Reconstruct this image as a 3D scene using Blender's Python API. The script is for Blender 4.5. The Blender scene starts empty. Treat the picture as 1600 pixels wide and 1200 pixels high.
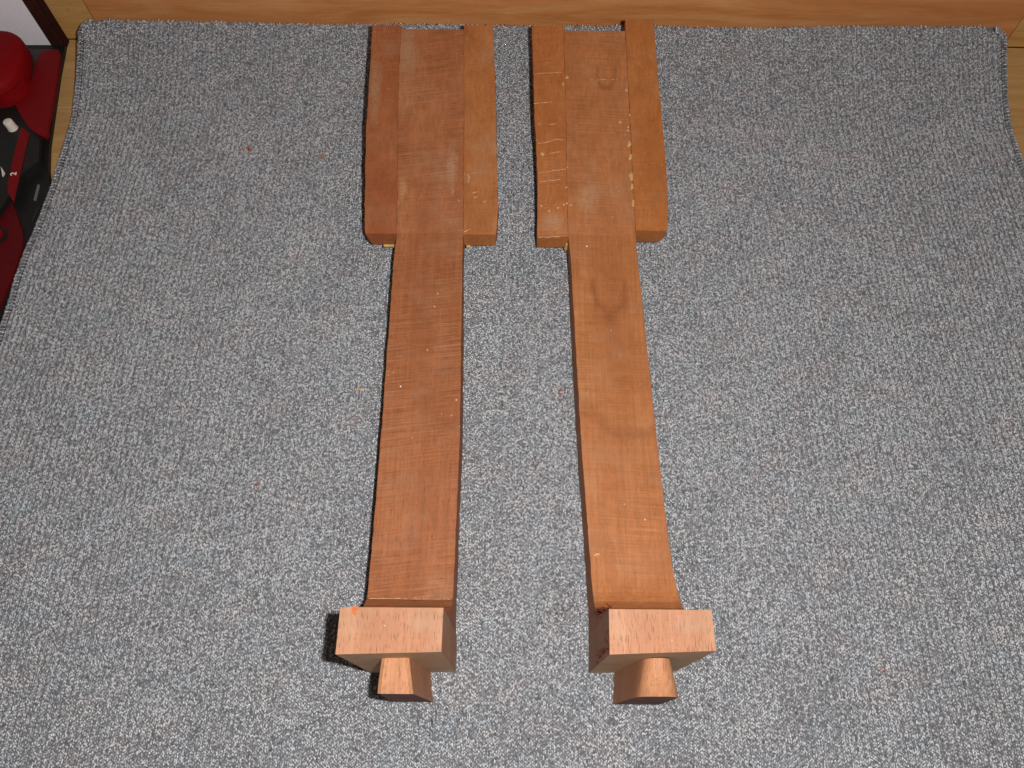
import bpy, bmesh, math, random
import numpy as np
from mathutils import Vector, Matrix
random.seed(7); rng = np.random.default_rng(11)
S = bpy.context.scene; COL = S.collection

# ---------------------------------------------------------------- camera, light, exposure
F, TILT, ROLL, CAM_H = 1202.0, math.atan(568/1202.0), math.radians(0.5), 0.56
s_, c_ = math.sin(TILT), math.cos(TILT)
fw = Vector((0, s_, -c_)); up0 = Vector((0, c_, s_)); rt0 = Vector((1, 0, 0))
rt = rt0*math.cos(ROLL) + up0*math.sin(ROLL); up = -rt0*math.sin(ROLL) + up0*math.cos(ROLL)
cd = bpy.data.cameras.new('camera'); cam = bpy.data.objects.new('camera', cd); COL.objects.link(cam)
cd.sensor_width = 36; cd.lens = F/1600*36; cd.clip_start = 0.01; cd.clip_end = 50
m = Matrix((rt, up, -fw)).transposed().to_4x4(); m.translation = Vector((0, 0, CAM_H)); cam.matrix_world = m
S.camera = cam
w = bpy.data.worlds.new('World'); S.world = w; w.use_nodes = True
bg = w.node_tree.nodes['Background']; bg.inputs[0].default_value = (1.0, 0.86, 0.74, 1); bg.inputs[1].default_value = 0.10
ld = bpy.data.lights.new('flash', 'POINT'); ld.energy = 17.0; ld.shadow_soft_size = 0.0055; ld.color = (1.0, 0.965, 0.93)
lo = bpy.data.objects.new('flash', ld); COL.objects.link(lo); lo.location = (0.036, 0.015, 0.561)
S.view_settings.view_transform = 'Standard'; S.view_settings.look = 'None'
S.view_settings.exposure = 0.0; S.view_settings.gamma = 1.0
S.render.film_transparent = False

D = {"cover": [[-0.4712, 0.6202], [-0.4626, 0.6238], [-0.4509, 0.6231], [-0.4453, 0.5867], [-0.4391, 0.5412], [-0.4381, 0.5244], [-0.4344, 0.5103], [-0.4414, 0.5118], [-0.4517, 0.5187], [-0.4621, 0.5305], [-0.4744, 0.5481], [-0.4834, 0.5627], [-0.471, 0.5712], [-0.4688, 0.5813], [-0.4702, 0.6001]], "tray": [[-0.4591, 0.6443], [-0.4544, 0.605], [-0.4467, 0.5541], [-0.44, 0.5114], [-0.4337, 0.4851]], "stripe": [[-0.465, 0.5257], [-0.455, 0.5179], [-0.4529, 0.4931], [-0.4494, 0.4596], [-0.4471, 0.4372], [-0.4555, 0.4486], [-0.4586, 0.4595], [-0.4624, 0.493]], "two": [[-0.456, 0.4694]], "button": [[-0.473, 0.5245], [-0.4786, 0.5245], [-0.4679, 0.5246]], "lower": [[-0.5034, 0.4916], [-0.4756, 0.4783], [-0.4686, 0.4686], [-0.4606, 0.451], [-0.4541, 0.4424], [-0.4482, 0.4338], [-0.4429, 0.4232], [-0.4363, 0.4121], [-0.4319, 0.4004], [-0.4308, 0.3882], [-0.4309, 0.363], [-0.4324, 0.3456], [-0.4331, 0.3329], [-0.44, 0.3021], [-0.4683, 0.3079]], "ring": [[-0.4553, 0.405], [-0.4479, 0.405]], "pointer": [[-0.4696, 0.4771], [-0.466, 0.4689], [-0.465, 0.466], [-0.4644, 0.4704]], "gloss": [[-0.4314, 0.4576], [-0.4297, 0.4576], [-0.4285, 0.4402], [-0.4302, 0.4402]], "notch": [[-0.5065, 0.5872], [-0.5023, 0.5856], [-0.5, 0.5822], [-0.5033, 0.5762]], "lobe": [[-0.5047, 0.6322, 0.025], [-0.4961, 0.635, 0.025], [-0.4799, 0.622, 0.025], [-0.469, 0.6073, 0.025], [-0.4607, 0.5861, 0.025], [-0.4527, 0.5614, 0.025], [-0.4912, 0.5858, 0.025]], "chips": [[-0.2483, 0.5055], [-0.179, 0.4985], [-0.121, 0.2584], [0.0391, 0.2593], [0.0385, 0.2559], [-0.2313, 0.1803], [-0.1931, 0.1781], [0.2567, 0.0496], [0.1416, 0.1428]], "drops": [[0.0424, 0.5232, 0.0652], [0.0458, 0.5299, 0.0667], [0.0975, 0.5182, 0.064], [0.1009, 0.499, 0.0596], [0.1025, 0.496, 0.0589], [0.0997, 0.4948, 0.0586], [0.0913, 0.4882, 0.0571], [0.0983, 0.4835, 0.056], [0.0977, 0.4805, 0.0553], [0.0245, 0.4581, 0.0501], [0.0985, 0.4676, 0.0523], [0.0993, 0.4559, 0.0496], [0.0999, 0.438, 0.0455], [0.1003, 0.4294, 0.0435], [0.101, 0.4146, 0.0401], [0.0445, 0.4283, 0.0433], [0.045, 0.4141, 0.04], [0.0423, 0.4129, 0.0397], [0.0482, 0.4124, 0.0396], [0.0234, 0.4116, 0.0394], [0.0299, 0.4072, 0.0384], [0.0374, 0.4101, 0.0391]], "streaks": [[[0.0167, 0.5321, 0.0672], [0.0211, 0.5333, 0.0675], [0.0312, 0.5341, 0.0677], [0.0413, 0.5348, 0.0678]], [[0.0167, 0.5048, 0.0609], [0.0234, 0.5058, 0.0611], [0.0328, 0.5067, 0.0614]], [[0.0201, 0.4857, 0.0565], [0.0234, 0.486, 0.0566]], [[0.0295, 0.4855, 0.0565], [0.0372, 0.4865, 0.0567]], [[0.0201, 0.468, 0.0524], [0.0267, 0.4687, 0.0526], [0.0322, 0.4705, 0.053], [0.0366, 0.472, 0.0533], [0.0421, 0.4711, 0.0532]], [[0.03, 0.4587, 0.0503], [0.0344, 0.4597, 0.0505], [0.0393, 0.4606, 0.0507]], [[0.0202, 0.4413, 0.0463], [0.0267, 0.4419, 0.0464], [0.0343, 0.4437, 0.0468], [0.0441, 0.4449, 0.0471]], [[0.0213, 0.4332, 0.0444], [0.0299, 0.4342, 0.0446], [0.0397, 0.4354, 0.0449]], [[0.0664, 0.528, 0.0663], [0.0726, 0.5277, 0.0662], [0.0782, 0.5284, 0.0664], [0.0916, 0.5279, 0.0663]], [[0.0203, 0.3842, 0.0331], [0.0298, 0.3845, 0.0332], [0.0394, 0.3849, 0.0332]]], "streaksL": [[[-0.1141, 0.4435, 0.0468], [-0.113, 0.4418, 0.0464]], [[-0.1051, 0.4361, 0.0451], [-0.1028, 0.4332, 0.0444]], [[-0.039, 0.4401, 0.046], [-0.0379, 0.4361, 0.0451], [-0.0388, 0.4315, 0.044]], [[-0.0349, 0.4224, 0.0419], [-0.0306, 0.4242, 0.0423]], [[-0.0337, 0.4185, 0.041], [-0.0305, 0.4196, 0.0413]], [[-0.0261, 0.4146, 0.0401], [-0.0229, 0.4157, 0.0404]], [[-0.0411, 0.3881, 0.034], [-0.0364, 0.3909, 0.0346]], [[-0.1241, 0.5726, 0.0766], [-0.1207, 0.5723, 0.0765]], [[-0.0502, 0.4291, 0.0435], [-0.0521, 0.4217, 0.0417]], [[-0.0466, 0.4166, 0.0406], [-0.0449, 0.4133, 0.0398]]], "speckR": [[0.0609, 0.3753, 0.0335], [0.0593, 0.1194, 0.0335], [0.0597, 0.1176, 0.0335], [0.058, 0.1185, 0.0335], [0.0607, 0.1194, 0.0335], [0.0939, 0.1448, 0.0335]], "speckL": [[-0.0841, 0.2458, 0.0335], [-0.0621, 0.3162, 0.0335], [-0.0601, 0.3282, 0.0335], [-0.0655, 0.2772, 0.0335], [-0.0416, 0.2351, 0.0335]]}

# ---------------------------------------------------------------- helpers
def tag(o, label=None, cat=None, group=None, kind=None):
    if label: o['label'] = label
    if cat: o['category'] = cat
    if group: o['group'] = group
    if kind: o['kind'] = kind
    return o
def empty(name, loc, label, cat, group=None):
    o = bpy.data.objects.new(name, None); o.empty_display_size = .02; COL.objects.link(o); o.location = loc
    return tag(o, label, cat, group)
def link(name, bm, mat, parent=None, smooth=False, origin=None):
    """bm is in world coordinates; moved into the parent's frame"""
    off = Vector((0, 0, 0)); p = parent
    while p: off += p.location; p = p.parent
    if origin is None and parent is None:
        vs = [v.co for v in bm.verts]; n = len(vs)
        origin = Vector((sum(v.x for v in vs)/n, sum(v.y for v in vs)/n, min(v.z for v in vs)))
    if parent is None: off = Vector(origin)
    bmesh.ops.translate(bm, verts=bm.verts, vec=-off)
    bmesh.ops.recalc_face_normals(bm, faces=bm.faces)
    me = bpy.data.meshes.new(name); bm.to_mesh(me); bm.free(); me.materials.append(mat)
    if smooth: me.polygons.foreach_set('use_smooth', [True]*len(me.polygons))
    o = bpy.data.objects.new(name, me); COL.objects.link(o)
    if smooth: me.set_sharp_from_angle(angle=math.radians(38))
    if parent: o.parent = parent
    else: o.location = off
    return o
def box(bm, a, b):
    r = bmesh.ops.create_cube(bm, size=1)
    for v in r['verts']:
        v.co = Vector([a[i]+(b[i]-a[i])*(v.co[i]+.5) for i in range(3)])
    return r['verts']
def bevel(bm, wd, seg=2, ang=30):
    es = [e for e in bm.edges if len(e.link_faces) == 2 and e.calc_face_angle(0) > math.radians(ang)]
    if es: bmesh.ops.bevel(bm, geom=es, offset=wd, segments=seg, profile=.6, affect='EDGES', clamp_overlap=True)
def interp(pts, y): return float(np.interp(y, [p[0] for p in pts], [p[1] for p in pts]))
def loft(bm, rings):
    vv = [[bm.verts.new(p) for p in r] for r in rings]; n = len(vv[0])
    for a, b in zip(vv, vv[1:]):
        for i in range(n): bm.faces.new((a[i], a[(i+1) % n], b[(i+1) % n], b[i]))
    bm.faces.new(vv[0][::-1]); bm.faces.new(vv[-1])
def extrude(bm, outline, z0, z1):
    a = [bm.verts.new((p[0], p[1], z0)) for p in outline]; b = [bm.verts.new((p[0], p[1], z1)) for p in outline]; n = len(a)
    bm.faces.new(a[::-1]); bm.faces.new(b)
    for i in range(n): bm.faces.new((a[i], a[(i+1) % n], b[(i+1) % n], b[i]))

class NT:
    def __init__(s, name):
        s.m = bpy.data.materials.new(name); s.m.use_nodes = True; s.t = s.m.node_tree
        s.b = s.t.nodes['Principled BSDF']
    def n(s, typ, **kw):
        x = s.t.nodes.new(typ)
        for k, v in kw.items():
            if k.startswith('i_'):
                key = k[2:]; key = int(key) if key.isdigit() else key.replace('_', ' ')
                s.put(x.inputs[key], v)
            else: setattr(x, k, v)
        return x
    def put(s, sock, v):
        if isinstance(v, bpy.types.NodeSocket): s.t.links.new(v, sock)
        else: sock.default_value = v
    def coords(s, scale=(1, 1, 1), rot=(0, 0, 0), loc=(0, 0, 0)):
        tc = s.n('ShaderNodeTexCoord'); mp = s.n('ShaderNodeMapping')
        s.t.links.new(tc.outputs['Object'], mp.inputs[0])
        mp.inputs['Location'].default_value = loc; mp.inputs['Scale'].default_value = scale
        if any(rot):
            m0 = s.n('ShaderNodeMapping'); s.t.links.new(tc.outputs['Object'], m0.inputs[0]); m0.inputs['Rotation'].default_value = rot
            s.t.links.new(m0.outputs[0], mp.inputs[0])
        return mp.outputs[0]
    def noise(s, vec, scale=1, det=3, rough=.5, dist=0):
        x = s.n('ShaderNodeTexNoise', i_Scale=scale, i_Detail=det, i_Roughness=rough, i_Distortion=dist); s.put(x.inputs['Vector'], vec)
        return x.outputs[0]
    def ramp(s, fac, stops):
        x = s.n('ShaderNodeValToRGB'); s.put(x.inputs[0], fac); e = x.color_ramp.elements
        while len(e) < len(stops): e.new(.5)
        for el, (p, c) in zip(e, stops):
            el.position = p; el.color = (c, c, c, 1) if isinstance(c, (int, float)) else (*c, 1)
        return x.outputs[0]
    def mix(s, fac, a, b, mode='MIX'):
        x = s.n('ShaderNodeMix', data_type='RGBA', blend_type=mode)
        s.put(x.inputs[0], fac); s.put(x.inputs[6], a if isinstance(a, bpy.types.NodeSocket) else (*a, 1)); s.put(x.inputs[7], b if isinstance(b, bpy.types.NodeSocket) else (*b, 1))
        return x.outputs[2]
    def math(s, op, a, b=0.0, clamp=False):
        x = s.n('ShaderNodeMath', operation=op, use_clamp=clamp); s.put(x.inputs[0], a); s.put(x.inputs[1], b); return x.outputs[0]
    def blob(s, c, r, soft=.5):
        """1 inside an ellipsoid at c with radii r, fading out"""
        v = s.coords(scale=[1/q for q in r], loc=[-a/q for a, q in zip(c, r)])
        l = s.n('ShaderNodeVectorMath', operation='LENGTH'); s.put(l.inputs[0], v)
        nz = s.noise(s.coords(), 180, 4, .6)
        d = s.math('ADD', l.outputs['Value'], s.math('MULTIPLY', s.math('SUBTRACT', nz, .5), .9))
        f = s.ramp(s.noise(s.coords(), 620, 4, .7), [(.36, .25), (.6, 1.0)])
        return s.math('MULTIPLY', s.ramp(d, [(soft*.4, 1.0), (1.1, 0.0)]), f)
    def bump(s, h, strength, dist, prev=None):
        x = s.n('ShaderNodeBump', i_Strength=strength, i_Distance=dist); s.put(x.inputs['Height'], h)
        if prev: s.put(x.inputs['Normal'], prev)
        return x.outputs[0]
    def out(s, col, rough=.6, nrm=None, spec=.3):
        s.put(s.b.inputs['Base Color'], col if isinstance(col, bpy.types.NodeSocket) else (*col, 1)); s.put(s.b.inputs['Roughness'], rough)
        s.b.inputs['Specular IOR Level'].default_value = spec
        if nrm: s.put(s.b.inputs['Normal'], nrm)
        return s.m

def wood(name, a, b, c, saw_rot=0.05, saw=1.0, loc=(0, 0, 0), stains=(), arcs=(), figure=0.0, pores=.5, pale=.12):
    """sawn tropical hardwood. a dark, b mid, c light; grain along y, saw marks across"""
    n = NT(name)
    big = n.noise(n.coords((38, 9, 38), loc=loc), 1, 4, .55, .6)
    col = n.ramp(big, [(.2, a), (.5, b), (.8, c)])
    streak = n.noise(n.coords((420, 14, 420), loc=loc), 1, 3, .6, .3)
    col = n.mix(n.ramp(streak, [(.38, .5), (.62, 0.0)]), col, [q*.72 for q in b])
    mott = n.noise(n.coords((130, 90, 130), loc=loc), 1, 3, .6)
    col = n.mix(.28, col, n.ramp(mott, [(.3, .55), (.7, 1.0)]), 'MULTIPLY')
    # pores: short dark ticks along the grain
    po = n.noise(n.coords((2300, 170, 2300), loc=loc), 1, 2, .5)
    pmask = n.ramp(po, [(.60, 0.0), (.68, 1.0)])
    col = n.mix(n.math('MULTIPLY', pmask, pores), col, [q*.38 for q in a])
    # saw marks across the board
    wv = n.n('ShaderNodeTexWave', wave_type='BANDS', bands_direction='Y', wave_profile='SIN', i_Scale=1.0, i_Distortion=9.0, i_Detail=3.0, i_Detail_Scale=.5, i_Detail_Roughness=.6)
    n.put(wv.inputs['Vector'], n.coords((14, 118, 14), rot=(0, 0, saw_rot), loc=loc)); W = wv.outputs[1]
    fine = n.noise(n.coords((25, 1500, 25), rot=(0, 0, saw_rot), loc=loc), 1, 3, .65)
    smask = n.ramp(n.noise(n.coords((34, 15, 34), loc=(loc[0]+3, loc[1], 0)), 1, 2, .5), [(.36, .08), (.62, 1.0)])
    sm = n.math('MULTIPLY', smask, saw)
    brk = n.noise(n.coords((160, 260, 160), rot=(0, 0, saw_rot), loc=loc), 1, 2, .5)
    irr = n.ramp(n.noise(n.coords((11, 430, 11), rot=(0, 0, saw_rot*1.3), loc=loc), 1, 4, .65, .15), [(.36, 1.0), (.56, 0.0)])
    W = n.math('ADD', n.math('MULTIPLY', W, .35), n.math('MULTIPLY', irr, .75)); W = n.math('MULTIPLY', W, n.ramp(brk, [(.3, .25), (.6, 1.0)]))
    col = n.mix(n.math('MULTIPLY', n.math('MULTIPLY', W, sm), .36), col, [q*.52 for q in a])
    col = n.mix(n.math('MULTIPLY', n.ramp(fine, [(.52, 0.0), (.75, 1.0)]), n.math('MULTIPLY', sm, .34)), col, [min(1, q*1.35+.03) for q in c])
    if figure:
        rg = n.n('ShaderNodeTexWave', wave_type='RINGS', rings_direction='Z', i_Scale=1.0, i_Distortion=3.2, i_Detail=3.0, i_Detail_Scale=1.2)
        n.put(rg.inputs['Vector'], n.coords((20, 9, 20), loc=loc))
        col = n.mix(n.math('MULTIPLY', n.ramp(rg.outputs[1], [(.0, 1.0), (.10, 0.0)]), figure), col, [q*.55 for q in a])
    # pale dust bloom and white specks
    du = n.noise(n.coords((26, 30, 26), loc=(loc[0], loc[1]+9, 2)), 1, 4, .6)
    col = n.mix(n.math('MULTIPLY', n.ramp(du, [(.5, 0.0), (.75, 1.0)]), pale), col, (.42, .34, .24))
    sp = n.n('ShaderNodeTexVoronoi', feature='F1', i_Scale=210.0); n.put(sp.inputs['Vector'], n.coords(loc=loc))
    spr = n.n('ShaderNodeTexNoise', i_Scale=60.0); n.put(spr.inputs['Vector'], sp.outputs['Position'])
    spm = n.math('MULTIPLY', n.ramp(sp.outputs['Distance'], [(.05, 1.0), (.12, 0.0)]), n.ramp(spr.outputs[0], [(.60, 0.0), (.63, 1.0)]))
    col = n.mix(n.math('MULTIPLY', spm, .6), col, (.75, .6, .42))
    for (cc, rr, hw, am) in arcs:            # curved growth-figure lines
        v = n.coords(scale=[1/q for q in rr], loc=[-p/q for p, q in zip(cc, rr)])
        wob = n.noise(n.coords(loc=loc), 70, 3, .5)
        l = n.n('ShaderNodeVectorMath', operation='LENGTH'); n.put(l.inputs[0], v)
        d = n.math('ABSOLUTE', n.math('SUBTRACT', n.math('ADD', l.outputs['Value'], n.math('MULTIPLY', n.math('SUBTRACT', wob, .5), .7)), 1.0))
        sx = n.n('ShaderNodeSeparateXYZ'); n.put(sx.inputs[0], v)
        col = n.mix(n.math('MULTIPLY', n.math('MULTIPLY', n.ramp(d, [(0.0, 1.0), (hw, 0.0)]), n.ramp(sx.outputs[1], [(0.0, 1.0), (.25, 0.0)])), am), col, [q*.5 for q in a])
    for (cc, rr, sc, am) in stains:
        col = n.mix(n.math('MULTIPLY', n.blob(cc, rr), am), col, sc)
    h1 = n.math('ADD', n.math('MULTIPLY', W, -1.0), n.math('MULTIPLY', fine, .9))
    nr = n.bump(n.math('MULTIPLY', h1, sm), .35, .0003)
    nr = n.bump(n.math('SUBTRACT', n.noise(n.coords((900, 500, 900), loc=loc), 1, 4, .6), n.math('MULTIPLY', pmask, .6)), .45, .00025, nr)
    return n.out(col, n.ramp(mott, [(.3, .55), (.7, .72)]), nr, .25)

RED = ((.27, .086, .030), (.35, .120, .045), (.425, .162, .065))
TAN = ((.33, .110, .036), (.41, .150, .051), (.48, .190, .070))
WM = {}
# L local origin (-.0655,.046,0); R local origin (.0842,.046,0)
GREY = (.34, .22, .13)
WM['L_shaft'] = wood('wood_reddish', *RED, saw_rot=-.12, saw=1.5, loc=(1.3, 0, 0), pores=.45, pale=.15,
    stains=[((-.029, .507, .07), (.010, .03, .03), GREY, .75), ((.013, .40, .05), (.006, .03, .03), (.45, .33, .22), .4), ((-.028, .38, .05), (.004, .012, .03), (.5, .4, .2), .4)])
WM['L_wing_a'] = wood('wood_wing_dark', (.26, .072, .024), (.33, .100, .034), (.38, .128, .045), saw_rot=-.05, saw=.7, loc=(5.1, 2, 0), 
    stains=[((-.056, .47, .07), (.007, .045, .03), GREY, .65), ((-.045, .51, .07), (.010, .012, .03), GREY, .35)])
WM['L_wing_b'] = wood('wood_wing_orange', (.32, .105, .030), (.40, .142, .042), (.46, .175, .056), saw_rot=-.04, saw=.5, loc=(7.7, 4, 0), pale=.2)
WM['R_shaft'] = wood('wood_tan', *TAN, saw_rot=.05, loc=(2.4, 6, 0), saw=1.0, arcs=[((-.006, .293, .03), (.013, .028, .06), .35, .42), ((.004, .185, .03), (.03, .022, .06), .3, .35), ((-.004, .492, .07), (.008, .018, .06), .3, .45)], pores=.35, pale=.15,
    stains=[((-.022, .37, .05), (.012, .02, .03), (.50, .36, .22), .35), ((.004, .465, .06), (.016, .022, .03), (.30, .10, .04), .4), ((-.008, .305, .03), (.02, .02, .03), (.30, .10, .03), .35), ((.004, .16, .03), (.024, .01, .02), (.26, .09, .03), .3)])
WM['R_wing_a'] = wood('wood_wing_tan', (.33, .100, .028), (.41, .137, .038), (.47, .172, .052), saw_rot=-.07, saw=.8, loc=(3.1, 7, 0), pale=.15,
    stains=[((-.052, .352, .04), (.014, .012, .03), (.5, .33, .2), .4)])
WM['R_wing_b'] = wood('wood_wing_amber', (.34, .104, .026), (.42, .142, .036), (.48, .175, .048), saw_rot=-.06, saw=.5, loc=(9.1, 1, 0))
WM['heel'] = wood('wood_heel_cut', (.35, .152, .080), (.425, .195, .105), (.49, .235, .132), saw=.25, loc=(4.4, 5, 0), pores=.85, pale=.3)
WM['tenon'] = wood('wood_tenon', (.37, .15, .066), (.45, .20, .095), (.52, .25, .125), saw=.3, loc=(8.4, 3, 0), pores=.7, pale=.3)
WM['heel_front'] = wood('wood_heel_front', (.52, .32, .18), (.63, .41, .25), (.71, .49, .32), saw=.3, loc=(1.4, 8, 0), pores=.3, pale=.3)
WM['tenon_end'] = wood('wood_tenon_end_grain', (.13, .035, .018), (.19, .055, .028), (.25, .08, .04), saw=1.2, loc=(2.2, 3, 1), pores=.7, pale=.1)
def plain(name, col, rough=.5, spec=.5, nscale=0, namp=.3, bs=.0, bd=.0003):
    n = NT(name)
    c = col
    nr = None
    if nscale:
        z = n.noise(n.coords(), nscale, 4, .6)
        c = n.mix(n.ramp(z, [(.3, 0.0), (.7, 1.0)]), [q*(1-namp) for q in col], [min(1, q*(1+namp)) for q in col])
        if bs: nr = n.bump(z, bs, bd)
    return n.out(c, rough, nr, spec)
M_GLUE = plain('dried_glue', (.50, .31, .12), .35, .5, 500, .25, .5, .0004)
M_CHALK = plain('dried_glue_film', (.58, .37, .20), .5, .4, 900, .3, .4, .0002)
M_SPLINT = plain('torn_wood', (.085, .022, .013), .8, .2, 700, .4)
M_SCAR = plain('resin_chip', (.45, .12, .03), .35, .5, 500, .2)
M_SHIM = plain('pale_veneer', (.55, .36, .13), .6, .3, 300, .2)
M_RED = plain('red_plastic', (.19, .0015, .003), .7, .12, 260, .12, .08)
M_RED2 = plain('red_plastic_dark', (.17, .002, .004), .6, .2, 260, .12)
M_BLACK = plain('black_plastic', (.009, .009, .009), .5, .3, 400, .25, .15)
M_GREY = plain('dark_grey_plastic', (.028, .030, .027), .5, .4, 300, .2)
M_WHITE = plain('white_plastic', (.72, .66, .60), .4, .5, 300, .06)
M_LETTER = plain('white_print', (.8, .72, .70), .6, .3)
M_PANEL = plain('white_panel', (.84, .80, .86), .6, .3, 350, .05, .1)
M_FRAME = plain('dark_brown_lacquer', (.035, .010, .008), .45, .35, 200, .25)
M_GAP = plain('dark_joint', (.008, .005, .004), .8, .1)

# ---------------------------------------------------------------- the setting: plank floor
FZ = -.008
def board_mat(name, a, b, c, axis='x', sc=1.0, loc=(0, 0, 0)):
    n = NT(name)
    lo_, hi_ = 7*sc, 60*sc
    v = n.coords((lo_, hi_, hi_) if axis == 'x' else (hi_, hi_, lo_), loc=loc)
    col = n.ramp(n.noise(v, 1, 5, .6, .8), [(.28, a), (.5, b), (.72, c)])
    v2 = n.coords((30, 520, 520) if axis == 'x' else (520, 520, 30), loc=loc)
    col = n.mix(.45, col, n.ramp(n.noise(v2, 1, 3, .6, .2), [(.3, .62), (.65, 1.0)]), 'MULTIPLY')
    po = n.noise(n.coords((160, 1900, 1900), loc=loc), 1, 2, .5)
    col = n.mix(n.math('MULTIPLY', n.ramp(po, [(.62, 0.0), (.7, 1.0)]), .35), col, [q*.4 for q in a])
    return n, col
def floor_mat(i, a, b, c):
    n, col = board_mat('floor_plank_%d' % i, a, b, c, 'x', 1, (i*3.3, i*1.7, 0))
    return n.out(col, .38, n.bump(n.noise(n.coords((40, 700, 40)), 1, 3, .6), .08, .0002), .4)
FM = [floor_mat(0, (.44, .25, .09), (.55, .33, .13), (.64, .40, .17)), floor_mat(1, (.47, .27, .10), (.58, .35, .14), (.67, .42, .18)),
      floor_mat(2, (.41, .22, .08), (.52, .30, .11), (.61, .37, .15))]
bm = bmesh.new(); box(bm, (-1.3, -.75, FZ-.03), (1.4, .80, FZ-.009))
floor = link('floor', bm, plain('joint_dust', (.07, .035, .015), .8, .1), origin=(0, 0, FZ)); tag(floor, kind='structure')
pw = .0945; y = .6580
row = 0
while y > -.72:
    x = -1.25 - random.uniform(0, .5)
    while x < 1.35:
        L = random.uniform(.55, .95)
        bm = bmesh.new(); box(bm, (max(x, -1.28)+.0004, y-pw+.0004, FZ-.009), (min(x+L, 1.38)-.0004, y-.0004, FZ)); bevel(bm, .0005, 1)
        if min(x+L, 1.38)-max(x, -1.28) > .02: link('plank', bm, FM[(row*2+int(x*3)) % 3], floor)
        else: bm.free()
        x += L
    y -= pw; row += 1

# ---------------------------------------------------------------- wooden furniture front behind the rug
BY = .6585
cab = empty('wooden_cabinet', (.04, BY, FZ), 'orange brown wooden cabinet front with yellow uprights behind the far edge of the rug', 'cabinet')
n, col = board_mat('orange_veneer', (.47, .165, .048), (.59, .25, .088), (.68, .35, .15), 'x', .9, (2, 3, 1))
rd = n.noise(n.coords((5, 30, 22), loc=(4, 2, 0)), 1, 4, .6, 1.2)
col = n.mix(n.math('MULTIPLY', n.ramp(rd, [(.42, 0.0), (.66, 1.0)]), .5), col, (.56, .20, .075))
MO = n.out(col, .36, n.bump(n.noise(n.coords((60, 900, 900)), 1, 3, .6), .12, .0002), .35)
bm = bmesh.new(); box(bm, (-.4235, BY, FZ+.0005), (.5035, BY+.018, .30)); bevel(bm, .0008, 2); link('front_panel', bm, MO, cab)
for i, (x0, x1) in enumerate(((-.4625, -.4245), (.5045, .66))):
    n, col = board_mat('yellow_upright_%d' % i, (.44, .23, .07), (.56, .31, .10), (.64, .38, .14), 'x', 1.2, (i*5+1, 2, 4))
    if i == 0:
        for cc, rr in (((-.484, .001, .035), (.0025, .01, .0025)), ((-.478, .001, .05), (.006, .01, .004))):
            col = n.mix(n.math('MULTIPLY', n.blob(cc, rr), .6), col, (.20, .05, .015))
    MY = n.out(col, .4, None, .35)
    bm = bmesh.new(); box(bm, (x0, BY-.0005, FZ+.0005), (x1, BY+.018, .30)); bevel(bm, .0007, 2); link('upright', bm, MY, cab)
bm = bmesh.new(); box(bm, (-.4625, BY+.019, FZ+.0005), (.66, BY+.10, .295)); link('carcass', bm, M_FRAME, cab)

# ---------------------------------------------------------------- dark framed white panel, far left
fr = empty('framed_panel', (-.56, .644, FZ), 'white panel in a dark brown frame standing at the far left corner', 'panel')
bm = bmesh.new(); box(bm, (-.4725, .6432, FZ), (-.4606, .6550, .34)); bevel(bm, .0006, 2); link('frame_post', bm, M_FRAME, fr)
bm = bmesh.new(); box(bm, (-.4602, .6452, FZ), (-.4594, .6550, .34)); link('edge_strip', bm, plain('dark_red_brown', (.030, .008, .007), .7, .1, 200, .2), fr)
bm = bmesh.new(); box(bm, (-.80, .6447, FZ), (-.4727, .6530, FZ+.0012)); bevel(bm, .0006, 1); 
link('bottom_rail', bm, M_GREY, fr)
bm = bmesh.new(); box(bm, (-.80, .6449, FZ+.0013), (-.4727, .6532, .33)); link('white_sheet', bm, M_PANEL, fr)

# ---------------------------------------------------------------- red and black machine, left
mc = empty('power_tool', (-.50, .47, FZ), 'red and black plastic tool with white button and stripe marked 2, left of rug', 'power tool')
def smooth_closed(pts, k=3):
    for _ in range(k):
        out = []
        for i, p in enumerate(pts):
            q = pts[(i+1) % len(pts)]
            out += [(p[0]*.75+q[0]*.25, p[1]*.75+q[1]*.25), (p[0]*.25+q[0]*.75, p[1]*.25+q[1]*.75)]
        pts = out
    return pts
tr = [tuple(p) for p in D['tray']] + [(-.4262, .462), (-.4262, .444), (-.4275, .416), (-.4298, .395), (-.4305, .364), (-.4293, .33), (-.4288, .29), (-.45, .20), (-.62, .20), (-.64, .30), (-.64, .6425)]
bm = bmesh.new(); extrude(bm, tr, FZ, -.0035); bevel(bm, .001, 2); link('base', bm, M_BLACK, mc)
tp = [(p[0]-.0045, min(p[1], .629)) for p in D['tray'][:]]+[(-.449, .47), (-.455, .44), (-.47, .38), (-.50, .30), (-.60, .28), (-.62, .629), (-.49, .629)]
bm = bmesh.new(); extrude(bm, tp, -.0035, .0052); bevel(bm, .0022, 3); link('body', bm, M_BLACK, mc)
bm = bmesh.new(); extrude(bm, [(-.54, .6275), (-.4625, .6275), (-.4600, .615), (-.4700, .575), (-.4800, .560), (-.50, .56)], .0052, .0060); link('recess_plate', bm, M_GREY, mc)
bm = bmesh.new(); extrude(bm, smooth_closed([tuple(p) for p in D['cover']], 1), .0054, .0092); bevel(bm, .0012, 3); link('side_cover', bm, M_RED2, mc, True)
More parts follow.
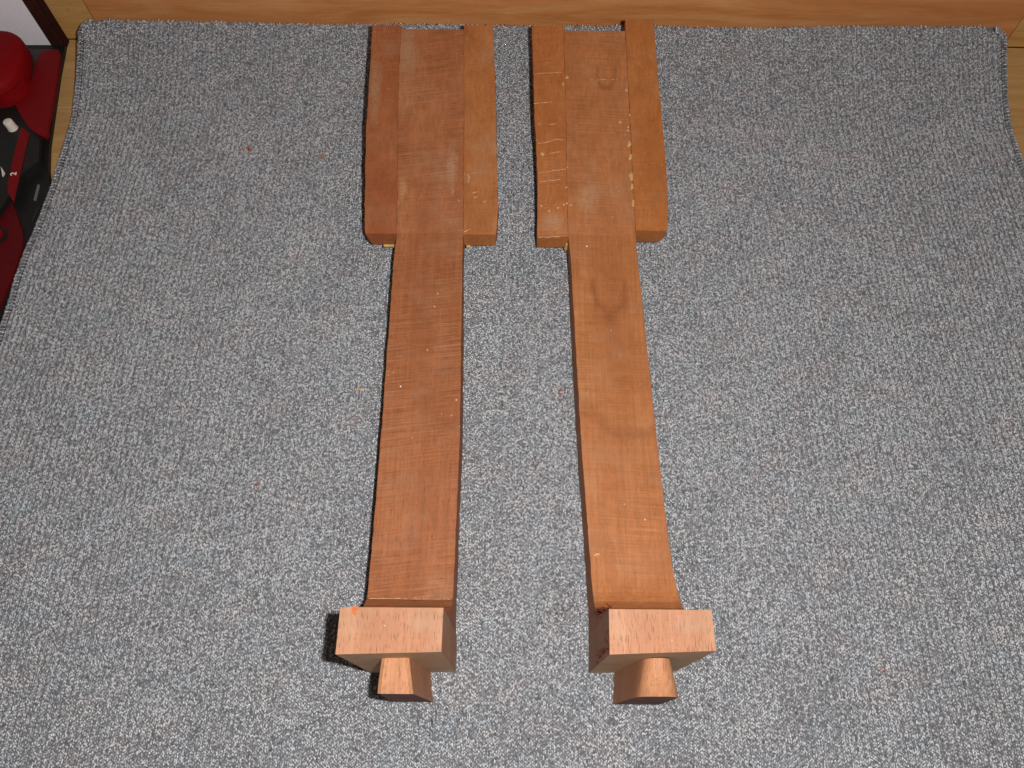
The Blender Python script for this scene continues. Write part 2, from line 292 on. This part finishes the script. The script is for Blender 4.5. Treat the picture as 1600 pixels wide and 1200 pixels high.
# rounded red housing, bulging above the base
def ellipsoid(bm, c, r, rot=0, seg=40):
    res = bmesh.ops.create_uvsphere(bm, u_segments=seg, v_segments=seg//2, radius=1)
    ca, sa = math.cos(rot), math.sin(rot)
    for v in res['verts']:
        k = lambda t: math.copysign(abs(t)**.85, t)
        x, y_, z = k(v.co.x)*r[0], k(v.co.y)*r[1], math.copysign(abs(v.co.z)**.5, v.co.z)*r[2]
        v.co = Vector((c[0]+x*ca-y_*sa, c[1]+x*sa+y_*ca, c[2]+z))
bm = bmesh.new(); ellipsoid(bm, (-.503, .588, .018), (.0335, .0415, .0165), .1); link('housing', bm, M_RED, mc, True)
bm = bmesh.new(); extrude(bm, smooth_closed([(-.53, .60), (-.478, .60), (-.466, .575), (-.472, .556), (-.49, .548), (-.53, .550)], 3), .0055, .020); bevel(bm, .003, 3); link('housing_foot', bm, M_RED, mc, True)
bm = bmesh.new(); extrude(bm, [tuple(p) for p in D['stripe']], .0050, .0058); link('stripe', bm, M_RED2, mc)
# white button
bx, by = D['button'][0]
bm = bmesh.new(); r = .0044
rings = []
for z, k in ((.005, 1.12), (.0065, 1.0), (.0125, 1.0), (.0138, .93), (.0142, .75)):
    rings.append([(bx+r*k*math.cos(t*math.tau/28), by+r*k*math.sin(t*math.tau/28), z) for t in range(28)])
loft(bm, rings); link('button', bm, M_WHITE, mc, True)
bm = bmesh.new(); extrude(bm, [tuple(p) for p in D['pointer']], .0052, .0070); link('pointer', bm, M_WHITE, mc)
bm = bmesh.new(); extrude(bm, [tuple(p) for p in D['gloss']], .0040, .0056); link('painted_gloss_bar', bm, plain('painted_gloss_grey', (.12, .13, .12), .4), mc)  # raised grey strip stands in for a gloss highlight on the black plastic
bm = bmesh.new()
for k in range(5):
    px, py = -.4300-.0003*k, .4375-.0032*k
    box(bm, (px-.0008, py-.0010, -.0036), (px+.0006, py+.0006, -.0026))
tag(link('grey_dashes', bm, M_GREY, mc), kind='stuff')  # row of small grey dashes along the base's right edge
bm = bmesh.new(); extrude(bm, [tuple(p) for p in D['lower']], -.0036, -.0008); bevel(bm, .0010, 2); link('guard', bm, plain('deep_red_plastic', (.09, .002, .004), .6, .2, 260, .15), mc)
rx, ry = D['ring'][0]
for nm, r0, z1, mt in (('knob_ring', .0098, .0006, M_BLACK), ('knob', .0068, .0022, M_RED)):
    bm = bmesh.new(); extrude(bm, [(rx-.002+r0*math.cos(t*math.tau/32), ry+r0*math.sin(t*math.tau/32)) for t in range(32)], -.001, z1); bevel(bm, .0006, 2); link(nm, bm, mt, mc, True)
# the digit
cu = bpy.data.curves.new('two', 'FONT'); cu.body = '2'; cu.size = .0074; cu.offset = .00022; cu.align_x = 'CENTER'; cu.align_y = 'CENTER'; cu.extrude = .00008
to = bpy.data.objects.new('two', cu); COL.objects.link(to)
dg = bpy.context.evaluated_depsgraph_get(); me = bpy.data.meshes.new_from_object(to.evaluated_get(dg)); bpy.data.objects.remove(to)
me.materials.clear(); me.materials.append(M_LETTER)
o = bpy.data.objects.new('printed_number', me); COL.objects.link(o); o.parent = mc
tx, ty = D['two'][0]; o.location = Vector((tx, ty, .0060)) - mc.location; o.rotation_euler = (0, 0, math.radians(95))

# ---------------------------------------------------------------- rug
RX0 = [(-.2, -.428), (.33, -.4285), (.364, -.4298), (.395, -.4290), (.416, -.4265), (.444, -.4255), (.463, -.4248), (.50, -.4256), (.53, -.4262), (.56, -.4270), (.65, -.4275)]
RX1 = [(-.2, .480), (.40, .479), (.51, .4788), (.54, .4790), (.58, .4800), (.65, .4815)]
YE = .6405; Y0 = -.16; CR = .014
def rug_z(x, y):
    t = np.clip((y-.540)/.100, 0, 1.2)
    return (.029+.004*np.clip((np.abs(x)-.25)/.2, 0, 1))*t**1.4 + .0006*np.sin(x*31+1)*np.sin(y*17) 
def rug_edge(y):
    """x limits at y with rounded far corners"""
    a = np.interp(y, [p[0] for p in RX0], [p[1] for p in RX0]); b = np.interp(y, [p[0] for p in RX1], [p[1] for p in RX1])
    d = np.clip(y-(YE-CR), 0, CR); ins = CR-np.sqrt(np.maximum(CR*CR-d*d, 0))
    return a+ins, b-ins
rug = empty('rug', (0, .24, FZ), 'grey loop pile rug with a stitched bound edge, curling up at its far end', 'rug')
bm = bmesh.new(); NX, NY = 120, 130
ys = np.concatenate([np.linspace(Y0, YE-CR, NY-24), YE-CR+CR*np.sin(np.linspace(0, math.pi/2, 26)[1:]*.985)])
top = []; bot = []
for y in ys:
    a, b = rug_edge(y); xs = np.linspace(a+.001, b-.001, NX)
    top.append([bm.verts.new((x, y, rug_z(x, y)-.0024)) for x in xs]); bot.append([bm.verts.new((x, y, rug_z(x, y)-.0062)) for x in xs])
for i in range(len(ys)-1):
    for j in range(NX-1):
        bm.faces.new((top[i][j], top[i][j+1], top[i+1][j+1], top[i+1][j])); bm.faces.new((bot[i][j], bot[i+1][j], bot[i+1][j+1], bot[i][j+1]))
    bm.faces.new((top[i][0], top[i+1][0], bot[i+1][0], bot[i][0])); bm.faces.new((top[i][-1], bot[i][-1], bot[i+1][-1], top[i+1][-1]))
for j in range(NX-1):
    bm.faces.new((top[0][j], bot[0][j], bot[0][j+1], top[0][j+1])); bm.faces.new((top[-1][j], top[-1][j+1], bot[-1][j+1], bot[-1][j]))
link('backing', bm, plain('rug_backing', (.16, .16, .17), .9, .1, 900, .4), rug, True)

# yarn material: colour from a per-tuft attribute
def yarn(name, fleck=1.0):
    n = NT(name)
    at = n.n('ShaderNodeAttribute', attribute_name='tint')
    fz = n.noise(n.coords(), 2600, 2, .6)
    col = n.mix(.75, at.outputs['Color'], n.ramp(fz, [(.3, .6), (.7, 1.0)]), 'MULTIPLY')
    return n.out(col, .5, n.bump(fz, .7, .0003), .45)
M_YARN = yarn('rug_yarn')
def lownoise(x, y, scale, seed):
    r = np.random.default_rng(seed); v = np.zeros_like(x)
    for k in range(14):
        a = r.uniform(0, math.tau); f = scale*r.uniform(.5, 1.6); v += np.sin((x*math.cos(a)+y*math.sin(a))*f+r.uniform(0, 6.28))
    return v/3.7
def blobs_mesh(name, P, dirv, nrm, L, W, H, tint, mat, parent):
    """many small elongated 8-triangle tufts in one mesh"""
    N = len(P); dirv = dirv/np.linalg.norm(dirv, axis=1)[:, None]; side = np.cross(nrm, dirv); side /= np.linalg.norm(side, axis=1)[:, None]
    nn = np.cross(dirv, side)
    V = np.empty((N, 6, 3), np.float32)
    V[:, 0] = P-dirv*L[:, None]-nn*(H*.3)[:, None]; V[:, 5] = P+dirv*L[:, None]-nn*(H*.3)[:, None]
    for q in range(4):
        a = q*math.pi/2
        V[:, 1+q] = P+side*(math.cos(a)*W)[:, None]+nn*(math.sin(a)*H)[:, None]
    fs = []
    for q in range(4):
        p = (q+1) % 4; fs += [(0, 1+p, 1+q), (5, 1+q, 1+p)]
    fs = np.array(fs, np.int32); I = (fs[None]+(np.arange(N)*6)[:, None, None]).reshape(-1)
    me = bpy.data.meshes.new(name); me.vertices.add(N*6); me.vertices.foreach_set('co', (V-np.array(parent.location, np.float32)).reshape(-1))
    nf = N*8; me.loops.add(nf*3); me.loops.foreach_set('vertex_index', I); me.polygons.add(nf)
    me.polygons.foreach_set('loop_start', np.arange(nf, dtype=np.int32)*3); me.polygons.foreach_set('loop_total', np.full(nf, 3, np.int32))
    me.polygons.foreach_set('use_smooth', np.ones(nf, bool))
    ca = me.attributes.new('tint', 'FLOAT_COLOR', 'POINT')
    cc = np.ones((N, 6, 4), np.float32); cc[:, :, :3] = tint[:, None, :]
    ca.data.foreach_set('color', cc.reshape(-1)); me.update(); me.validate()
    me.materials.append(mat); o = bpy.data.objects.new(name, me); COL.objects.link(o); o.parent = parent; o['kind'] = 'stuff'
    return o
def tints(x, y, n, mean=.61, spread=.33):
    v = mean*np.exp(rng.normal(0, spread, n)-spread**2/2)
    v *= 1+.045*lownoise(x, y, 90, 3)+.04*lownoise(x, y, 500, 4)
    w_ = rng.random(n) < .09; v[w_] = rng.uniform(.82, .97, w_.sum())
    d_ = rng.random(n) < .13; v[d_] *= .42
    v = np.clip(v, .06, .95)
    warm = .025*lownoise(x, y, 160, 5)+.018*rng.normal(0, 1, n)
    c = np.stack([v*(.955+warm), v*(.985-.2*warm), v*(1.055-.8*warm)], 1)
    rs = lownoise(x, y, 120, 9); m_ = (rs > 1.6) & (rng.random(n) < .2); c[m_] *= np.array([1.05, .86, .85])
    return np.clip(c, .01, .9)
PX, PY = .00118, .00190
gx = np.arange(-.435, .49, PX); gy = np.arange(-.050, YE+.006, PY)
X, Y = np.meshgrid(gx, gy); X = X.ravel(); Y = Y.ravel()
colid = np.round((X+.435)/PX).astype(int); rowid = np.round((Y+.050)/PY).astype(int)
X = X+rng.normal(0, .00012, X.size)+.0003*lownoise(X, Y, 60, 31); Y = Y+rng.normal(0, .00035, X.size)+(colid % 2)*PY*.5
a, b = rug_edge(np.minimum(Y, YE-.0001)); EB = .0074
dfar = YE-Y
keep = (X > a+EB) & (X < b-EB) & (dfar > np.where((X < a+CR) | (X > b-CR), EB*.6, -.0004))
X, Y, colid, rowid = X[keep], Y[keep], colid[keep], rowid[keep]; N = X.size
Z = rug_z(X, Y)-.0011+rng.normal(0, .00028, N)+.00050*np.where(colid % 4 < 2, 1, -1)-.0002
ang = np.where(colid % 2 == 0, 1, -1)*.45+rng.normal(0, .26, N)+.12*lownoise(X, Y, 300, 21)
sl = (rug_z(X, Y+.002)-rug_z(X, Y-.002))/.004
dv = np.stack([np.sin(ang), np.cos(ang), sl*np.cos(ang)+rng.normal(0, .38, N)], 1)
nv = np.stack([rng.normal(0, .1, N), -sl, np.ones(N)], 1)
blobs_mesh('pile', np.stack([X, Y, Z], 1), dv, nv, rng.uniform(.0011, .0017, N), rng.uniform(.00048, .00075, N), rng.uniform(.0005, .0009, N), tints(X, Y, N), M_YARN, rug)

# overlocked binding: stitches wrapped round the rug's edge
path = []
for y in np.arange(-.15, YE-CR, .0004): path.append((rug_edge(y)[0], y, -1, 0))
for t in np.linspace(0, math.pi/2, 60):
    a0 = np.interp(YE, [p[0] for p in RX0], [p[1] for p in RX0]); path.append((a0+CR-CR*math.cos(t), YE-CR+CR*math.sin(t), -math.cos(t), math.sin(t)))
b0 = np.interp(YE, [p[0] for p in RX1], [p[1] for p in RX1])
NB0 = len(path)
for x in np.arange(a0+CR, b0-CR, .0004): path.append((x, YE, 0, 1))
NB1 = len(path)
for t in np.linspace(0, math.pi/2, 60): path.append((b0-CR+CR*math.sin(t), YE-CR+CR*math.cos(t), math.sin(t), math.cos(t)))
for y in np.arange(YE-CR, -.15, -.0004): path.append((rug_edge(y)[1], y, 1, 0))
path = np.array(path); seg = np.r_[0, np.cumsum(np.hypot(*np.diff(path[:, :2], axis=0).T))]
sd = np.arange(0, seg[-1], .00165); K = len(sd)
ex, ey, onx, ony = [np.interp(sd, seg, path[:, i]) for i in range(4)]
ok_ = (sd < seg[NB0]) | (sd > seg[NB1]); sd = sd[ok_]; K = len(sd); ex, ey, onx, ony = [np.interp(sd, seg, path[:, i]) for i in range(4)]
Ps, Ds, Ns = [], [], []
RB = .0031
for k, th in enumerate((-.55, .15, .85, 1.5, 2.2)):       # over the top, round the outside, under
    jit = rng.normal(0, .0002, K)
    # angle 0 = pointing up-inwards; circle centre RB inside the edge
    aa = math.pi/2+.75-th
    cx, cz = math.cos(aa), math.sin(aa)
    q = RB+jit
    x_ = ex-onx*(RB+.0006)+onx*q*cx; y_ = ey-ony*(RB+.0006)+ony*q*cx
    z_ = rug_z(ex, np.minimum(ey, YE))-.0030+q*cz
    tx_, tz_ = math.sin(aa), -math.cos(aa)
    Ps.append(np.stack([x_-ony*.0002*k, y_+onx*.0002*k, z_], 1)); Ds.append(np.stack([onx*tx_-ony*.22, ony*tx_+onx*.22, np.full(K, tz_)], 1)); Ns.append(np.stack([onx*cx, ony*cx, np.full(K, cz)], 1))
P_, D_, N_ = map(np.concatenate, (Ps, Ds, Ns)); n_ = len(P_)
tb = tints(P_[:, 0], P_[:, 1], n_, .50, .22)*np.tile(np.where(np.arange(K) % 2 == 0, 1.25, .62), 5)[:, None]
blobs_mesh('binding', P_, D_, N_, np.full(n_, .0019), rng.uniform(.0006, .00085, n_), np.full(n_, .0007), tb, M_YARN, rug)
# needle holes between the pile and the binding
hs = np.arange(0, seg[-1], .0036); hs = hs[(hs < seg[NB0]-.006) | (hs > seg[NB1]+.006)]; hx, hy, hox, hoy = [np.interp(hs, seg, path[:, i]) for i in range(4)]
hx = hx-hox*.0070; hy = hy-hoy*.0070; nh = len(hx)
blobs_mesh('needle_holes', np.stack([hx, hy, rug_z(hx, np.minimum(hy, YE))-.0001], 1), np.stack([-hoy+.3*hox, hox+.3*hoy, np.zeros(nh)], 1), np.tile([0, 0, 1.0], (nh, 1)),
    np.full(nh, .0011), np.full(nh, .0008), np.full(nh, .0005), np.full((nh, 3), .018), M_YARN, rug)
# core of the binding
M_THREAD = plain('binding_thread', (.05, .045, .055), .85, .2, 900, .4)
for sub in (range(0, NB0, 12), range(NB1, len(path), 12)):
  rr = []
  for i in sub:
    x, y, ox, oy = path[i]; z = float(rug_z(x, y))-.0030
    rr.append([(x-ox*(RB+.0006)+ox*.0027*math.cos(t), y-oy*(RB+.0006)+oy*.0027*math.cos(t), z+.0027*math.sin(t)) for t in [k*math.tau/8 for k in range(8)]])
  bm = bmesh.new(); loft(bm, rr); link('binding_core', bm, M_THREAD, rug, True)

# ---------------------------------------------------------------- the two instrument necks
TAN13 = math.tan(math.radians(13))
def ztop(y, crease):
    pts = [(.0705, .1168), (.0722, .095), (.0745, .070), (.0783, .0555), (.0830, .0455), *( [(.0878, .0385), (.0892, .0362), (.098, .0346), (.12, .0338)] if crease else [(.0875, .0398), (.0935, .0364), (.102, .0345), (.13, .0336)] ), (.36, .0333), (.386, .0337)]
    if y <= .386: return interp(pts, y)
    return .0335+(y-.386)*TAN13+.0002
def zbot(y): return 0.0 if y < .305 else (y-.305)*TAN13
def neck(name, org, label, xl, xr, heel, tenon, wingsL, wingsR, mats):
    t = empty(name, org, label, 'guitar neck')
    t['group'] = 'roughly sawn guitar neck blanks'
    # long shaft with the cove at the heel and the head core
    bm = bmesh.new(); ys = [.0706, .0722, .0745, .0765, .0783, .0806, .0830, .0852, .0865, .0878, .0892, .0915]+list(np.arange(.0945, .575, .0045))+[.5752]
    rings = []; r0 = random.Random(4+int(org[0]*1000))
    for y in ys:
        jl, jr = (r0.gauss(0, .00012), r0.gauss(0, .00012)) if y > .1 else (0, 0)
        a, b, zt, zb = interp(xl, y)+jl, interp(xr, y)+jr, ztop(y, org[0] < 0), zbot(y); zt += r0.gauss(0, .00006) if y > .1 else 0
        c = .00025
        rings.append([(a, y, zb), (b, y, zb), (b, y, zt-c), (b-c, y, zt), (a+c, y, zt), (a, y, zt-c)])
    loft(bm, rings); sh = link('shaft', bm, mats[0], t)
    # heel block
    bm = bmesh.new(); v = [bm.verts.new(p) for p in heel['base']+heel['top']]
    for f in ((3, 2, 1, 0), (4, 5, 6, 7), (0, 1, 5, 4), (1, 2, 6, 5), (2, 3, 7, 6), (3, 0, 4, 7)): bm.faces.new([v[i] for i in f])
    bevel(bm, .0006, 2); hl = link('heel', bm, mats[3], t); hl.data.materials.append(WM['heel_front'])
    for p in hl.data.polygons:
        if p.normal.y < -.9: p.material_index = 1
    # tenon
    bm = bmesh.new(); loft(bm, tenon); bevel(bm, .0004, 1, 40); tn = link('tenon', bm, mats[4], t); tn.data.materials.append(WM['tenon_end'])
    for p in tn.data.polygons:
        p.use_smooth = org[0] > 0 and abs(p.normal.y) < .6
        if p.normal.y < -.8: p.material_index = 1
    tn.data.set_sharp_from_angle(angle=math.radians(30))
    # head wings
    for side, w_, mt in ((-1, wingsL, mats[1]), (1, wingsR, mats[2])):
        bm = bmesh.new(); y0, y1 = w_['y']; ys = list(np.linspace(y0, y1, 46)); rings = []; cut = w_.get('cut', .002)
        for i, y in enumerate(ys):
            inner = interp(xl if side < 0 else xr, y)+side*.00006
            if y > .5752: inner = interp(xl if side < 0 else xr, .5752)+side*.00006
            outer = interp(w_['outer'], y)+r0.gauss(0, .00014)
            dz = w_.get('dz', 0.0)
            zt = .0335+(y-.386)*TAN13+dz; zb = zt-.015-dz
            if y-y0 < .004: outer -= side*cut*(1-(y-y0)/.004)*.25
            a, b = (outer, inner) if side < 0 else (inner, outer); c = .00025
            bo = cut if i == 0 else 0
            rings.append([(a+(bo if side < 0 else 0), y, zb), (b-(bo if side > 0 else 0), y, zb), (b, y, zt-c), (b-c, y, zt), (a+c, y, zt), (a, y, zt-c)])
        loft(bm, rings); link('head_wing', bm, mt, t)
    return t, sh

def box8(a, b): return a+b
hL = dict(base=[(-.0949, .0455, 0), (-.0368, .0464, 0), (-.0369, .0704, 0), (-.0950, .0704, 0)],
          top=[(-.0951, .0452, .117), (-.0374, .0470, .117), (-.0373, .0704, .117), (-.0950, .0703, .117)])
hR = dict(base=[(.0542, .0463, 0), (.1135, .0480, 0), (.1130, .0704, 0), (.0550, .0704, 0)],
          top=[(.0546, .0463, .1175), (.1131, .0487, .1175), (.1127, .0704, .1175), (.0553, .0704, .1175)])
def rough(p, k=.0002): return (p[0]+random.gauss(0, k), p[1]+random.gauss(0, k), p[2]+random.gauss(0, k))
# left tenon: flat topped dovetail, wider away from the heel and towards the floor
tL = []
for s, (y, zt, tl, tr_, bl, br) in enumerate(((.0470, .0912, -.0737, -.0587, -.0765, -.0540), (.0400, .0916, -.0742, -.0576, -.0772, -.0532), (.0330, .0912, -.0747, -.0563, -.0780, -.0522), (.0272, .0900, -.0750, -.0552, -.0785, -.0511))):
    c = .002
    y2 = y-.0002
    tL.append([(bl, y, 0), (br, y, 0), (br+(tr_-br)*.5, y, zt*.5), (tr_+.0006, y, zt-c), (tr_-c*.7, y2, zt-.0002), ((tl+tr_)/2, y2, zt), (tl+c, y2, zt), (tl, y, zt-c*.7), (bl+(tl-bl)*.5, y, zt*.5)])
# right tenon: rounded on top, flared
tR = []
for y, hb, ht, zt in ((.0470, .0132, .0078, .0955), (.0400, .0140, .0092, .0950), (.0330, .0148, .0108, .0935), (.0268, .0156, .0124, .0900)):
    c0 = .0852; ring = [(c0-hb, y, 0), (c0+hb, y, 0), (c0+(hb+ht)/2, y, zt*.45), (c0+hb+(ht-hb)*.85, y, zt*.76)]
    for k in range(9):
        a_ = k/8*math.pi; ring.append((c0+.0004+ht*math.cos(a_), y, zt-.010+.010*math.sin(a_)))
    ring.append((c0-hb-(ht-hb)*.85, y, zt*.76)); ring.append((c0-(hb+ht)/2, y, zt*.45)); tR.append(ring)

LX = [(.0706, -.0950), (.0890, -.0953), (.206, -.0957), (.300, -.0970), (.3635, -.0979), (.385, -.0970), (.423, -.0981), (.481, -.1001), (.535, -.1014), (.575, -.1010)]
LR = [(.0706, -.0374), (.0890, -.0380), (.206, -.0378), (.300, -.0401), (.3635, -.0415), (.385, -.0416), (.4235, -.0422), (.4816, -.0432), (.50, -.0436), (.5755, -.0455)]
RXl = [(.0706, .0552), (.090, .0553), (.207, .0508), (.365, .0472), (.384, .0458), (.424, .0450), (.4865, .0447), (.5366, .0439), (.574, .0432)]
RXr = [(.0706, .1128), (.079, .1128), (.0915, .1124), (.106, .1108), (.13, .1092), (.207, .1065), (.365, .1023), (.390, .1019), (.410, .1015), (.4437, .1006), (.487, .1000), (.507, .0995), (.542, .0986), (.5744, .0978)]
neckL, shL = neck('guitar_neck', (-.0655, .046, 0), 'left one of two rough wooden guitar neck blanks, redder, with a flat topped tenon', LX, LR, hL, tL,
    dict(y=(.3862, .5787), outer=[(.386, -.1240), (.4227, -.1256), (.4808, -.1275), (.5064, -.1270), (.5785, -.1268)], cut=.0035, dz=.0003),
    dict(y=(.3862, .5802), outer=[(.386, -.0144), (.391, -.0139), (.414, -.0127), (.4238, -.0136), (.4771, -.0152), (.536, -.0175), (.580, -.0193)], cut=.001, dz=.0001),
    (WM['L_shaft'], WM['L_wing_a'], WM['L_wing_b'], WM['heel'], WM['tenon']))
neckR, shR = neck('guitar_neck', (.0842, .046, 0), 'right one of two rough wooden guitar neck blanks, glue drips on its headstock joints', RXl, RXr, hR, tR,
    dict(y=(.3850, .5800), outer=[(.386, .0198), (.4300, .0201), (.4600, .0192), (.4850, .0177), (.5345, .0161), (.5799, .0148)], cut=.0005, dz=.0),
    dict(y=(.3905, .5863), outer=[(.3905, .1288), (.4251, .1296), (.4538, .1293), (.4808, .1280), (.5173, .1259), (.5541, .1243), (.5863, .1231)], cut=.004, dz=.0008),
    (WM['R_shaft'], WM['R_wing_a'], WM['R_wing_b'], WM['heel'], WM['tenon']))

# dried glue squeezed out of the joints, pale veneer offcuts under the wings
def drop(bm, c, rx, ry, rz, rot=0):
    res = bmesh.ops.create_icosphere(bm, subdivisions=2, radius=1); ca, sa = math.cos(rot), math.sin(rot); sd_ = random.uniform(0, 50)
    for v in res['verts']:
        k = 1+.28*math.sin(v.co.x*3+sd_)*math.cos(v.co.y*4+sd_)
        x, y, z = v.co.x*rx*k, v.co.y*ry*k, v.co.z*rz
        v.co = Vector((c[0]+x*ca-y*sa, c[1]+x*sa+y*ca, c[2]+z+(y*ca)*TAN13))
big = {0: 1.2, 1: 1.4, 2: 1.3, 6: 1.3, 9: 1.6, 10: 1.5, 11: 1.5, 12: 1.9, 13: 1.4, 14: 1.5}
for i, p in enumerate(D['drops']):
    k = big.get(i, .75)*.00105
    bm = bmesh.new(); drop(bm, (p[0], p[1], p[2]+.0002), k, k*(1.9 if 9 < i < 15 else 1.1), .00035, random.uniform(-.4, .4))
    link('glue_drop', bm, M_GLUE if i in big else M_CHALK, neckR, True)
def streak(pts, r, parent, mat):
    bm = bmesh.new(); rings = []; q = []
    for a, b in zip(pts, pts[1:]):
        for t in np.linspace(0, 1, 7, endpoint=False): q.append([a[i]+(b[i]-a[i])*t for i in range(3)])
    q.append(pts[-1])
    for i, p in enumerate(q):
        rr_ = r*random.uniform(.35, 1.25)*(1 if 0 < i < len(q)-1 else .3); d = Vector(q[min(i+1, len(q)-1)])-Vector(q[max(i-1, 0)]); d.normalize(); s = d.cross(Vector((0, 0, 1)))
        off = s*random.gauss(0, r*.5)
        rings.append([tuple(Vector(p)+off+s*rr_*math.cos(t)+Vector((0, 0, 1))*(rr_*.4*math.sin(t)+.0001)) for t in [k*math.tau/6 for k in range(6)]])
    loft(bm, rings); link('glue_streak', bm, mat, parent, True)
for i, s in enumerate(D['streaks']): streak(s, .00034 if i not in (8,) else .00045, neckR, M_CHALK)
for s in D['streaksL']: streak(s, .00045, neckL, M_CHALK)
streak([(-.0945, .0886, .0373), (-.08, .0888, .0370), (-.065, .0886, .0373), (-.05, .0887, .0371), (-.039, .0887, .0371)], .00020, neckL, M_CHALK)
for x0, x1, y0, zt in ((-.1105, -.0985, .3862, .0182), (-.0400, -.0362, .3862, .0182)):
    bm = bmesh.new(); box(bm, (x0, y0-.0012, .0155), (x1, y0+.012, zt)); bevel(bm, .0004, 1); link('veneer_offcut', bm, M_SHIM, neckL)
bm = bmesh.new(); drop(bm, (.0452, .3845, .022), .0014, .0012, .003); drop(bm, (.0450, .3843, .017), .0016, .0010, .003); link('glue_drop', bm, M_GLUE, neckR, True)
# small pale flecks stuck to the shafts
for P_l, par in ((D['speckL'], neckL), (D['speckR'], neckR)):
    for j, p in enumerate(P_l):
        bm = bmesh.new(); k = .0006 if par is neckL or j in (0, 5) else .0012
        drop(bm, (p[0], p[1], p[2]+.0002), k, k, .00015); link('fleck', bm, M_CHALK if j else M_LETTER, par, True)
# torn splinters on the right heel's corner, resin coloured chip on the left heel
bm = bmesh.new()
for k in range(120):
    if k < 70:
        z_ = random.uniform(.058, .113); base = Vector((.0552+random.uniform(-.0004, .0030), .0712+(.117-z_)*.10+random.uniform(-.0012, .0012), z_)); ln = random.uniform(.002, .005)
    elif k < 95: base = Vector((.0549+random.uniform(-.0003, .0002), random.uniform(.047, .060), random.uniform(.110, .1165))); ln = random.uniform(.001, .0024)
    else: base = Vector((.0546+random.uniform(-.0003, .0003), random.uniform(.047, .053), random.uniform(.055, .10))); ln = random.uniform(.001, .003)
    d = Vector((random.uniform(-.7, .0), random.uniform(-.3, .6), random.uniform(-1, .6))).normalized()*ln
    s = d.cross(Vector((.3, .5, 1))).normalized()*random.uniform(.0003, .0008); u = d.cross(s).normalized()*.0004
    q = [bm.verts.new(base+s), bm.verts.new(base-s), bm.verts.new(base+u), bm.verts.new(base+d)]
    for f in ((0, 1, 3), (1, 2, 3), (2, 0, 3), (0, 2, 1)): bm.faces.new([q[i] for i in f])
tag(link('torn_splinters', bm, M_SPLINT, neckR), kind='stuff')
bm = bmesh.new(); extrude(bm, [(-.0886, .0707), (-.0846, .0707), (-.0856, .0672), (-.0868, .0658), (-.0877, .0668)], .1150, .11725); link('resin_chip', bm, M_SCAR, neckL)

# ---------------------------------------------------------------- crumbs on the rug
def chip(i, size, mat, label, rot, cat='wood chip', h=.0006):
    p = D['chips'][i]; bm = bmesh.new(); n = 7; pts = []
    for k in range(n):
        a_ = k*math.tau/n; r_ = random.uniform(.7, 1.1)
        x, y = size[0]*r_*math.cos(a_), size[1]*r_*math.sin(a_); pts.append((p[0]+x*math.cos(rot)-y*math.sin(rot), p[1]+x*math.sin(rot)+y*math.cos(rot)))
    extrude(bm, pts, .0004, .0004+h)
    for v in bm.verts: v.co.z += random.uniform(-.0002, .0003)
    tag(link('wood_chip', bm, mat), label, cat)
m_rc = plain('red_wood_chip', (.42, .07, .035), .6, .3, 600, .3); m_pc = plain('pale_wood_chip', (.66, .42, .26), .6, .3, 600, .3); m_yc = plain('tan_wood_chip', (.38, .21, .10), .7, .3, 600, .3)
chip(0, (.0034, .0018), m_rc, 'small red wood chip on the far left part of the rug', -1.0)
chip(1, (.0026, .0024), m_yc, 'tan crumb on the rug left of the left headstock', .2, 'crumb')
chip(2, (.0030, .0011), m_pc, 'pale splinter on the rug just left of the left shaft', -.3, 'splinter')
chip(3, (.0023, .0005), m_rc, 'upper of two thin red threads between the two necks', .1, 'thread')
chip(4, (.0026, .0006), m_rc, 'lower of two thin red threads between the two necks', .05, 'thread')
chip(6, (.0020, .0008), m_rc, 'short dark red fibre on the near left part of the rug', .1, 'fibre')
chip(7, (.0020, .0006), m_rc, 'short red fibre on the near right part of the rug', .1, 'fibre')
